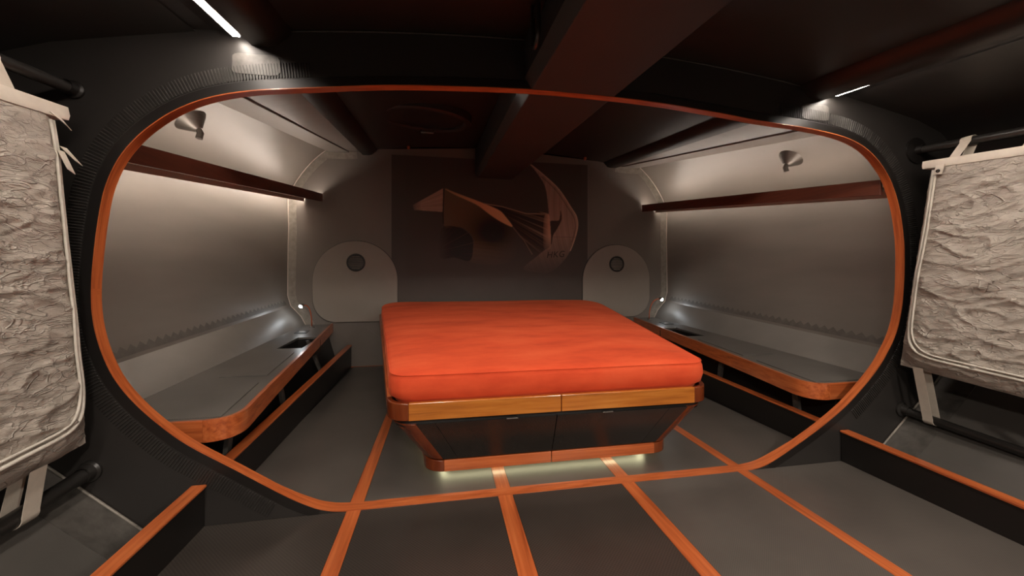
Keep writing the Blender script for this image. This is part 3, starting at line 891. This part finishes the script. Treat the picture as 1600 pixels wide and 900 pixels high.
# ---------------------------------------------------------------- reading lamps
for s in (-1, 1):
    bxp, byp = (1.925, 2.55) if s < 0 else (1.885, 2.58)
    zb = bench_z(byp)
    hx, hy, hz_ = (2.02, 2.53, 0.690) if s < 0 else (2.03, 2.55, 0.715)
    lamp = thing('reading_lamp', (s * bxp, byp, zb), ('slim gooseneck reading lamp on the bench by the brightly lit hull side' if s < 0 else 'slim gooseneck reading lamp on the bench by the dim hull side'), 'lamp', 'gooseneck reading lamps')
    MB().lathe([(0.0, 0.001), (0.026, 0.001), (0.026, 0.008), (0.018, 0.014), (0.0, 0.014)], (bxp, byp, zb), (0, 0, 1), 24).build('base', 'metal', lamp, smooth=True, angle=40, flip=s)
    pts = []
    for k in range(15):
        a = k / 14
        p0, p1, p2 = Vector((bxp, byp, zb + 0.01)), Vector((bxp + 0.01, byp + 0.02, zb + 0.25)), Vector((hx - 0.02, hy + 0.012, hz_ + 0.004))
        pts.append(p0 * (1 - a) ** 2 + p1 * 2 * a * (1 - a) + p2 * a * a)
    MB().tube(pts, 0.0065, 10).build('gooseneck', 'copper', lamp, smooth=True, flip=s)
    d = Vector((0.42, -0.72, -0.55)).normalized()
    o = Vector((hx, hy, hz_)) - d * 0.018
    MB().lathe([(0.0, -0.014), (0.012, -0.012), (0.018, 0.0), (0.020, 0.024), (0.017, 0.024)], o, d, 24).build('head', 'metal', lamp, smooth=True, angle=50, flip=s)
    MB().lathe([(0.0175, 0.019), (0.018, 0.026), (0.013, 0.034), (0.0, 0.038)], o, d, 20).build('bulb', 'led_read', lamp, smooth=True, flip=s)

# ---------------------------------------------------------------- bed base
XC = -0.02
TILT = 0.064
def tilt(y): return TILT * max(0.0, y - 0.1)
def outline(hw0, hw1, y0, y1, r, cuts=(), nf=4):
    """front, right corner, right side, back, left side, left corner as separate polylines (x, y)"""
    fr = []
    xs_ = [lerp(-hw0 + r, hw0 - r, k / nf) for k in range(nf + 1)]
    fr = [(x, y0) for x in xs_]
    rc = [(hw0 - r + r * math.sin(a), y0 + r - r * math.cos(a)) for a in [math.pi / 2 * k / 10 for k in range(11)]]
    sd = [(lerp(hw0, hw1, k / 12), lerp(y0 + r, y1, k / 12)) for k in range(13)]
    bkp = [(lerp(hw1, -hw1, k / 8), y1) for k in range(9)]
    sl = [(-x, y) for x, y in sd]
    lc = [(-x, y) for x, y in rc]
    return fr, rc, sd, bkp, sl, lc
bed = thing('bed_base', (XC, 1.2, 0.0), 'floating teak and carbon bed base with two front drawers and light beneath', 'bed')
def P(pts, z, t=True):
    return [(x + XC, y, z + (tilt(y) if t else 0)) for x, y in pts]
def plate(name, a_out, b_out, a_in, b_in, mat, bevel=0.003, smooth=False):
    m = MB()
    n = len(a_out)
    m.grid([a_out, b_out, b_in, a_in], closed_v=True)
    m.cap([0, n, 2 * n, 3 * n]); m.cap([n - 1, 4 * n - 1, 3 * n - 1, 2 * n - 1])
    return m.build(name, mat, bed, bevel=bevel, smooth=smooth, angle=40 if smooth else None)
RO = outline(0.833, 1.25, 0.072, 2.64, 0.11)
RI = outline(0.808, 1.225, 0.097, 2.64, 0.085)
z0r, z1r = 0.338, 0.418
# rail: front boards (two, groove between), corners, sides
fx0, fx1 = RO[0][0][0], RO[0][-1][0]
for a, b in ((fx0, -0.0025), (0.0025, fx1)):
    plate('front_board', P([(a, .072), (b, .072)], z1r), P([(a, .072), (b, .072)], z0r), P([(a, .097), (b, .097)], z1r), P([(a, .097), (b, .097)], z0r), 'teak_gold', 0.002)
for k in (1, 5):
    plate('rail_corner', P(RO[k], z1r), P(RO[k], z0r), P(RI[k], z1r), P(RI[k], z0r), 'teak_dark', 0.004, True)
for k in (2, 4):
    plate('side_rail', P(RO[k], z1r), P(RO[k], z0r), P(RI[k], z1r), P(RI[k], z0r), 'teak_y', 0.003)
plate('groove_key', P([(-.0024, .080), (.0024, .080)], z1r - .002), P([(-.0024, .080), (.0024, .080)], z0r), P([(-.0024, .09), (.0024, .09)], z1r - .002), P([(-.0024, .09), (.0024, .09)], z0r), 'teak_dark', 0)
# recessed black band under the rail (shadow gap) and mattress deck
GO = outline(0.795, 1.21, 0.102, 2.63, 0.07)
dk = MB()
loop = [q for seg in (GO[0], GO[1], GO[2], GO[3], GO[4][::-1], GO[5][::-1]) for q in seg]
loop = [q for i, q in enumerate(loop) if i == 0 or (abs(q[0] - loop[i - 1][0]) + abs(q[1] - loop[i - 1][1])) > 1e-5]
if abs(loop[0][0] - loop[-1][0]) + abs(loop[0][1] - loop[-1][1]) < 1e-5: loop = loop[:-1]
n = len(loop)
dk.grid([P(loop, 0.300), P(loop, 0.388)], closed_u=True)
dk.cap(range(n)); dk.cap(range(n, 2 * n))
dk.build('mattress_deck', 'black', bed)
# sloping lower body
TO = outline(0.812, 1.18, 0.083, 2.62, 0.12)
BO = outline(0.668, 0.93, 0.188, 2.45, 0.10)
TI = outline(0.79, 1.16, 0.105, 2.62, 0.10)
BI = outline(0.645, 0.91, 0.21, 2.45, 0.08)
zt_, zb_ = 0.316, 0.092
def seg_front(o, f0, f1):
    x0, x1 = o[0][0][0], o[0][-1][0]
    y = o[0][0][1]
    return [(lerp(x0, x1, f0), y), (lerp(x0, x1, f1), y)]
g = 0.0015
drw = []
for f0, f1, nm in ((0.0, 0.062, 'fixed_panel'), (0.062 + g, 0.487 - g, 'drawer_front'), (0.487 + g, 0.925 - g, 'drawer_front'), (0.925, 1.0, 'fixed_panel')):
    o = plate(nm, P(seg_front(TO, f0, f1), zt_), P(seg_front(BO, f0, f1), zb_), P(seg_front(TI, f0, f1), zt_), P(seg_front(BI, f0, f1), zb_), 'carbon_gloss', 0.0012)
    if nm == 'drawer_front':
        drw.append((o, (f0 + f1) / 2))
for o, f in drw:
    xm = seg_front(TO, f, f)[0][0] + XC + (0.04 if f > .5 else 0.07) * (-1 if f > .5 else 1)
    MB().box(xm - 0.028, xm + 0.028, 0.078, 0.092, zt_ - 0.001, zt_ + 0.004).build('latch', 'metal', o, bevel=0.001)
for k in (1, 5):
    plate('corner_post', P(TO[k], zt_), P(BO[k], zb_), P(TI[k], zt_), P(BI[k], zb_), 'teak_dark', 0.003, True)
for k in (2, 4):
    plate('side_panel', P(TO[k], zt_), P(BO[k], zb_, False), P(TI[k], zt_), P(BI[k], zb_, False), 'carbon_gloss', 0.002)
# plinth
PO = outline(0.664, 0.925, 0.192, 2.45, 0.10)
PI = outline(0.640, 0.90, 0.216, 2.45, 0.08)
zp0, zp1 = 0.034, 0.090
for f0, f1 in ((0.0, 0.484), (0.488, 1.0)):
    plate('plinth_board', P(seg_front(PO, f0, f1), zp1, False), P(seg_front(PO, f0, f1), zp0, False), P(seg_front(PI, f0, f1), zp1, False), P(seg_front(PI, f0, f1), zp0, False), 'teak_x', 0.002)
for k in (1, 5):
    plate('plinth_corner', P(PO[k], zp1, False), P(PO[k], zp0, False), P(PI[k], zp1, False), P(PI[k], zp0, False), 'teak_dark', 0.003, True)
for k in (2, 4):
    plate('plinth_side', P(PO[k], zp1, False), P(PO[k], zp0, False), P(PI[k], zp1, False), P(PI[k], zp0, False), 'teak_y', 0.002)
UO = outline(0.64, 0.90, 0.216, 2.44, 0.08)
lo_ = [q for seg in (UO[0], UO[1][1:], UO[2][1:], UO[3][1:], UO[4][::-1][1:], UO[5][::-1][1:-1]) for q in seg]
ub = MB(); n = len(lo_)
ub.grid([P(lo_, 0.056, False), P(lo_, 0.085, False)], closed_u=True); ub.cap(range(n)); ub.cap(range(n, 2 * n))
ub.build('underside', 'black', bed)
MB().box(XC - 0.42, XC + 0.42, 0.6, 2.3, 0.0015, 0.056).build('pedestal', 'black', bed)
LO = outline(0.580, 0.84, 0.29, 2.38, 0.05); LI = outline(0.553, 0.813, 0.317, 2.38, 0.04)
a = [q for seg in (LO[4][::-1], LO[5][::-1][1:], LO[0][1:], LO[1][1:], LO[2][1:]) for q in seg]
b = [q for seg in (LI[4][::-1], LI[5][::-1][1:], LI[0][1:], LI[1][1:], LI[2][1:]) for q in seg]
MB().strip(P(a, 0.050, False), P(b, 0.050, False), (0, 0, 0.004)).build('under_light', 'led_bed', bed)

# ---------------------------------------------------------------- mattress
mat_o = thing('mattress', (XC, 1.3, 0.39), 'thick orange velvet mattress filling the bed base', 'mattress')
MO = [outline(0.792 + e, 1.200 + e, 0.108 - e, 2.645, 0.095) for e in (0.0,)]
def mloop(e, r):
    o = outline(0.803 - e, 1.215 - e, 0.108 + e, 2.645 - e, r, nf=16)
    # round the head corners as well
    sd = o[2][:11]
    hx_ = sd[-1]
    x1, y1 = 1.215 - e, 2.645 - e
    hc_ = []
    for k in range(1, 12):
        t = k / 12
        p0, p1, p2 = hx_, (x1 - 0.01, y1), (x1 - 0.24, y1)
        hc_.append(tuple((1 - t) ** 2 * p0[i] + 2 * t * (1 - t) * p1[i] + t * t * p2[i] for i in (0, 1)))
    R_ = o[1][1:] + sd[1:] + hc_
    back = [(lerp(x1 - 0.24, -(x1 - 0.24), k / 14), y1) for k in range(15)]
    Lh = [(-x, y) for x, y in R_][::-1]
    return o[0] + R_ + back + Lh[:-1] if True else None
prof_m = [(0.02, 0.0), (0.006, 0.008), (0.002, 0.022), (-0.020, 0.040), (-0.026, 0.08), (-0.024, 0.120), (-0.018, 0.140), (-0.012, 0.1455), (0.0, 0.151), (0.022, 0.156), (0.06, 0.160), (0.12, 0.166), (0.22, 0.172), (0.34, 0.176), (0.48, 0.178), (0.62, 0.179), (0.74, 0.1795)]
rows = []
for e, h in prof_m:
    r = max(0.095 - e * 0.5, 0.03)
    row = []
    base = mloop(min(e, 0.12), r)
    if e > 0.12:
        k = (0.79 - e) / (0.79 - 0.12)
        base = [(x * k, 1.376 + (y - 1.376) * (0.15 + 0.85 * k)) for x, y in base]
    for x, y in base:
        nz_ = noise.noise(Vector((x * 2.2, y * 2.0, 1.7))) * 0.004 + noise.noise(Vector((x * 6, y * 7, 4.1))) * 0.0018
        dx_ = noise.noise(Vector((x * 5, y * 5, h * 18))) * 0.005
        amp = 1 if h > 0.15 else 0.4
        row.append((x + XC + (dx_ if h < .14 else 0), y - (abs(dx_) if h < 0.14 and y < .2 else 0) * .6, 0.398 + h + tilt(y) + nz_ * amp))
    rows.append(row)
mm = MB(); nm = len(rows[0])
mm.grid(rows, closed_u=True)
mm.cap(range(nm)[::-1]); mm.cap(range((len(rows) - 1) * nm, len(rows) * nm))
mm.build('cover', 'velvet', mat_o, smooth=True, angle=70)
pp = [(x + XC, y, 0.398 + 0.1425 + tilt(y) + noise.noise(Vector((x * 2.2, y * 2.0, 1.7))) * 0.0016) for x, y in mloop(-0.0175, 0.10)]
MB().tube(pp, 0.0038, 8, closed=True).build('piping', 'velvet', mat_o, smooth=True)

# ---------------------------------------------------------------- pipes, canvas bags, straps
def pipe_top_x(y): return 2.03
for s in (-1, 1):
    for kind, x, z0, sl, r, fr in (('upper', 2.035 if s > 0 else 1.965, 1.705, 0.10, 0.021, 0.072 if s > 0 else 0.034), ('lower', 1.935 if s > 0 else 1.915, 0.255, 0.075, 0.021 if s > 0 else 0.026, 0.040)):
        who = 'bag with the snap tab' if s > 0 else 'bag with long loose puller tabs'
        t = thing('pipe_rail', (s * x, -0.5, z0), 'black carbon pipe ' + ('above' if kind == 'upper' else 'below') + ' the canvas ' + who, 'pipe', 'pipes holding the canvas bags')
        MB().tube([(x, y, z0 + sl * y) for y in (-0.003, -0.8, -1.6, -3.0)], r, 20).build('tube', 'pipe', t, smooth=True, angle=50, flip=s)
        MB().lathe([(0.0, 0.0), (fr, 0.0), (fr, 0.008), (r + 0.006, 0.014), (r + 0.004, 0.04), (r, 0.04)], (x, -0.001, z0), (0, -1, 0), 28).build('flange', 'black' if kind == 'upper' else 'pipe', t, smooth=True, angle=40, flip=s)

def ridge(y, z, w, p=3.0):
    return max(0.0, 1 - abs(noise.noise(Vector((y, z, w)))) * 2.4) ** p
def crumple(y, z, seed):
    a = noise.noise(Vector((y * 2.2 + seed, z * 3.2, seed * 1.7)))
    b = noise.noise(Vector((y * 5.0 + seed, z * 5.0, seed * 2.7)))
    r1 = ridge(y * 2.2 + z * 1.0 + seed + 0.5 * b, z * 8.0 + 1.1 * a, seed + 3.1)
    r2 = ridge(y * 6.0 - z * 3.5 + seed, z * 15.0 + 0.8 * b, seed + 9.3)
    r3 = ridge(y * 13.0 + seed, z * 26.0 + y * 7 + a, seed + 5.3)
    c = noise.noise(Vector((y * 15.0, z * 30.0, seed)))
    return 0.010 * a + 0.005 * b + 0.010 * r1 + 0.0085 * r2 + 0.0050 * r3 + 0.003 * c

for s in (-1, 1):
    # the bag hangs from the upper pipe and leans inboard towards its foot
    ya, yf = (-0.045 if s > 0 else -0.060), -1.30                        # aft end, forward end
    lean = 0.06
    ztop, zbot = (1.580, 0.515) if s > 0 else (1.560, 0.385)
    xtop, xbot = (1.985, 1.865) if s > 0 else (1.945, 1.885)
    slope_t, slope_b = 0.10, 0.085
    th = 0.10
    lab = 'crumpled pale canvas bag with a snap tab under its white hem' if s > 0 else 'crumpled pale canvas bag with long loose puller tabs at its zip'
    bag = thing('canvas_bag', (s * 1.9, -0.65, zbot), lab, 'bag', 'canvas bags on pipe rails')
    ny, nz = 210, 180
    def face_pt(u, v, out_, seed):
        # u 0..1 from aft end to forward end, v 0..1 from foot to hem
        y = lerp(ya - lean * v, yf, u)
        zb, zt2 = zbot + slope_b * (y - ya), ztop + slope_t * (y - ya)
        z = lerp(zb, zt2, v)
        x = lerp(xbot, xtop, v)
        du = min(u, 1 - u) * 1.245
        dv = v * 1.05
        # pillow the face; edges turn back into the gusset
        ed = min(1.0, du / 0.10); eb = min(1.0, dv / 0.10)
        puff = (1 - (1 - ed) ** 2.2) * (1 - (1 - eb) ** 2.2) if v < 0.98 else (1 - (1 - ed) ** 2.2)
        if out_:
            cr_ = crumple(y, z, seed) * (0.35 + 0.65 * ed * eb) * (1 if v < .93 else max(0.15, (1 - v) / .07))
            return (x - 0.045 * puff - cr_, y, z)
        return (x + 0.045 * puff, y, z)
    front = [[face_pt(i / ny, j / nz, True, 2.0 + s) for i in range(ny + 1)] for j in range(nz + 1)]
    back = [[face_pt(i / ny, j / nz, False, 0) for i in range(0, ny + 1, 10)] for j in range(0, nz + 1, 9)]
    m = MB().grid(front)
    m.build('front_face', 'canvas', bag, smooth=True, flip=s)
    MB().grid(back).build('back_face', 'canvas', bag, smooth=True, flip=s)
    # hem along the top
    hp = []
    hm = MB()
    rows = []
    for k in range(25):
        y = lerp(ya - lean + 0.008, yf, k / 24)
        zt2 = ztop + slope_t * (y - ya)
        hh = 0.040 if s > 0 else 0.046
        rows.append([(xtop - 0.050, y, zt2 - 0.004), (xtop - 0.054, y, zt2 + 0.012), (xtop - 0.048, y, zt2 + hh - 0.004), (xtop - 0.030, y, zt2 + hh), (xtop + 0.04, y, zt2 + hh), (xtop + 0.05, y, zt2 + 0.01), (xtop + 0.045, y, zt2 - 0.006)])
    hm.grid(rows, closed_u=True); hm.cap(range(7)); hm.cap(range(len(hm.v) - 7, len(hm.v)))
    hm.build('hem', 'hem', bag, smooth=True, angle=60, flip=s)
    # zip with a double cord around the front face
    def zip_path(inset, rr):
        pts = []
        W, H = 1.245, 1.05
        ib = inset + 0.045
        for k in range(30):
            pts.append((inset / W, lerp(0.985, (ib + rr) / H, k / 29)))
        for k in range(1, 10):
            a = math.pi / 2 * k / 9
            pts.append(((inset + rr - rr * math.cos(a)) / W, (ib + rr - rr * math.sin(a)) / H))
        for k in range(1, 40):
            pts.append((lerp((inset + rr) / W, 0.93, k / 39), ib / H))
        return pts
    for ins, rad in ((0.035, 0.0065), (0.052, 0.0045)):
        w = [(u + 0.004 * math.sin(v * 9 + s), v) for u, v in zip_path(ins, 0.11)]
        pts = [face_pt(u, v, True, 2.0 + s) for u, v in w]
        # relax the cord so that it does not follow each crease
        for it in range(6):
            pts = [pts[0]] + [tuple((pts[i - 1][j] + pts[i][j] * 2 + pts[i + 1][j]) / 4 for j in range(3)) for i in range(1, len(pts) - 1)] + [pts[-1]]
        MB().tube([(x - 0.006, y, z) for x, y, z in pts], rad, 8).build('zip_cord', 'zip', bag, smooth=True, flip=s)
    # tabs
    if s > 0:
        y = -0.165
        fx = xtop - 0.066
        zt2 = ztop + slope_t * (y - ya)
        tb = MB().hexa([(fx, y - 0.022, zt2 - 0.045), (fx, y + 0.012, zt2 - 0.045), (fx + 0.004, y + 0.012, zt2 - 0.045), (fx + 0.004, y - 0.022, zt2 - 0.045), (fx + 0.006, y - 0.030, zt2 + 0.004), (fx + 0.006, y + 0.004, zt2 + 0.004), (fx + 0.010, y + 0.004, zt2 + 0.004), (fx + 0.010, y - 0.030, zt2 + 0.004)]).build('snap_tab', 'hem', bag, flip=s)
        MB().lathe([(0.0085, 0.0), (0.0085, 0.003), (0.005, 0.004), (0.0045, 0.002)], (fx, y - 0.008, zt2 - 0.028), (-1, 0, 0), 16).build('snap_stud', 'black', tb, smooth=True, angle=40, flip=s)
    else:
        for (y, z, dy, dz, l) in ((-0.150, 1.445, 0.034, -0.040, 0.03), (-0.158, 1.43, 0.014, -0.062, 0.025)):
            fx = xtop - 0.062
            MB().hexa([(fx, y - 0.012, z), (fx, y + 0.012, z), (fx - 0.003, y + 0.012, z), (fx - 0.003, y - 0.012, z), (fx - 0.02, y + dy - 0.014, z + dz), (fx - 0.02, y + dy + 0.014, z + dz - 0.012), (fx - 0.023, y + dy + 0.014, z + dz - 0.012), (fx - 0.023, y + dy - 0.014, z + dz)]).build('puller_tab', 'hem', bag, flip=s)
        y, zt2 = -0.18, ztop - 0.012
        fx = xtop - 0.066
        MB().hexa([(fx, y - 0.016, zt2), (fx, y + 0.012, zt2), (fx + .004, y + 0.012, zt2), (fx + .004, y - 0.016, zt2), (fx - 0.012, y + 0.028, zt2 - 0.028), (fx - 0.012, y + 0.045, zt2 - 0.04), (fx - 0.009, y + 0.045, zt2 - 0.04), (fx - 0.009, y + 0.028, zt2 - 0.028)]).build('puller_tab', 'hem', bag, flip=s)
    # straps: loops round the pipes
    ux, uz, usl = (2.035 if s > 0 else 1.965), 1.705, 0.10
    lx, lz, lsl = (1.935 if s > 0 else 1.915), 0.255, 0.075
    def loop_strap(yc, top_):
        wdt = 0.044 if s > 0 else 0.055
        pr = 0.0235 if (s > 0 or top_) else 0.0285
        pz = (uz + usl * yc) if top_ else (lz + lsl * yc)
        px = ux if top_ else lx
        if top_:
            zt2 = ztop + slope_t * (yc - ya) + 0.036
            pts = [(xtop - 0.046, zt2)] + [(px + pr * math.cos(a), pz + pr * math.sin(a)) for a in [math.radians(lerp(190, -10, k / 14)) for k in range(15)]] + [(xtop + 0.030, zt2)]
        else:
            zb2 = zbot + slope_b * (yc - ya) + 0.012
            pts = [(xbot - 0.02, zb2)] + [(px + pr * math.cos(a), pz + pr * math.sin(a)) for a in [math.radians(lerp(170, 370, k / 14)) for k in range(15)]] + [(xbot + 0.03, zb2)]
        m_ = MB()
        n_ = len(pts)
        rows_ = []
        for (yy_, off) in ((yc - wdt / 2, 0), (yc + wdt / 2, 0), (yc + wdt / 2, 0.0025), (yc - wdt / 2, 0.0025)):
            rr_ = []
            for x, z in pts:
                d_ = math.hypot(x - px, z - pz)
                rr_.append((x + (x - px) / d_ * off, yy_, z + (z - pz) / d_ * off))
            rows_.append(rr_)
        m_.grid(rows_, closed_v=True)
        m_.cap([0, n_, 2 * n_, 3 * n_]); m_.cap([n_ - 1, 2 * n_ - 1, 3 * n_ - 1, 4 * n_ - 1])
        m_.build('strap', 'web', bag, smooth=True, angle=50, flip=s)
    for yc in ((-0.225, -0.475, -0.8, -1.1) if s > 0 else (-0.305, -0.6, -1.0)):
        loop_strap(yc, True)
    for yc in ((-0.135, -0.6, -1.05) if s > 0 else (-0.250, -0.7, -1.1)):
        loop_strap(yc, False)

# ---------------------------------------------------------------- added fill lights on the forward cabin ceiling, out of view
for x in (-0.65, 0.75):
    y = -2.35
    z = edge_z(y) + 0.065 + 0.085 * (1 - (x / 1.3) ** 2)
    t = thing('saloon_fill', (x, y, z - 0.03), 'added round fill light flush in the saloon ceiling ahead of the bulkhead', 'light', 'added saloon fill lights')
    MB().lathe([(0.0, 0.02), (0.13, 0.02), (0.13, -0.02), (0.115, -0.026), (0.105, -0.02)], (x, y, z), (0, 0, 1), 32).build('fill_rim', 'metal', t, smooth=True, angle=40)
    MB().lathe([(0.0, -0.018), (0.106, -0.018)], (x, y, z), (0, 0, 1), 32).build('diffuser', 'fill_saloon', t)

# fill bars added out of sight behind the header, either side of the ceiling beam
for s, lab in ((-1, 'added slim fill bar hidden behind the bulkhead header on the side of the round hatch'), (1, 'added slim fill bar hidden behind the bulkhead header on the hatchless side')):
    t = thing('fill_bar', (s * 0.7, 0.05, 1.93), lab, 'light', 'added fill bars behind the header')
    MB().prism([(0.30, y, z) for y, z in ((0.0385, 1.942), (0.0415, 1.942), (0.0520, 1.970), (0.118, 1.970), (0.118, 1.932), (0.122, 1.932), (0.122, 1.975), (0.0385, 1.975))], (0.8, 0, 0)).build('housing', 'black', t, flip=s)  # visor shaped to keep the added light off the ceiling and mural
    MB().hexa([(x, y, z) for y, z in ((0.0440, 1.9535), (0.0520, 1.9615)) for x in ((0.305, 1.095) if y < 0.05 else (1.095, 0.305))] + [(x, y, z) for y, z in ((0.0430, 1.9545), (0.0510, 1.9625)) for x in ((0.305, 1.095) if y < 0.05 else (1.095, 0.305))]).build('diffuser', 'fill_header', t, flip=s)
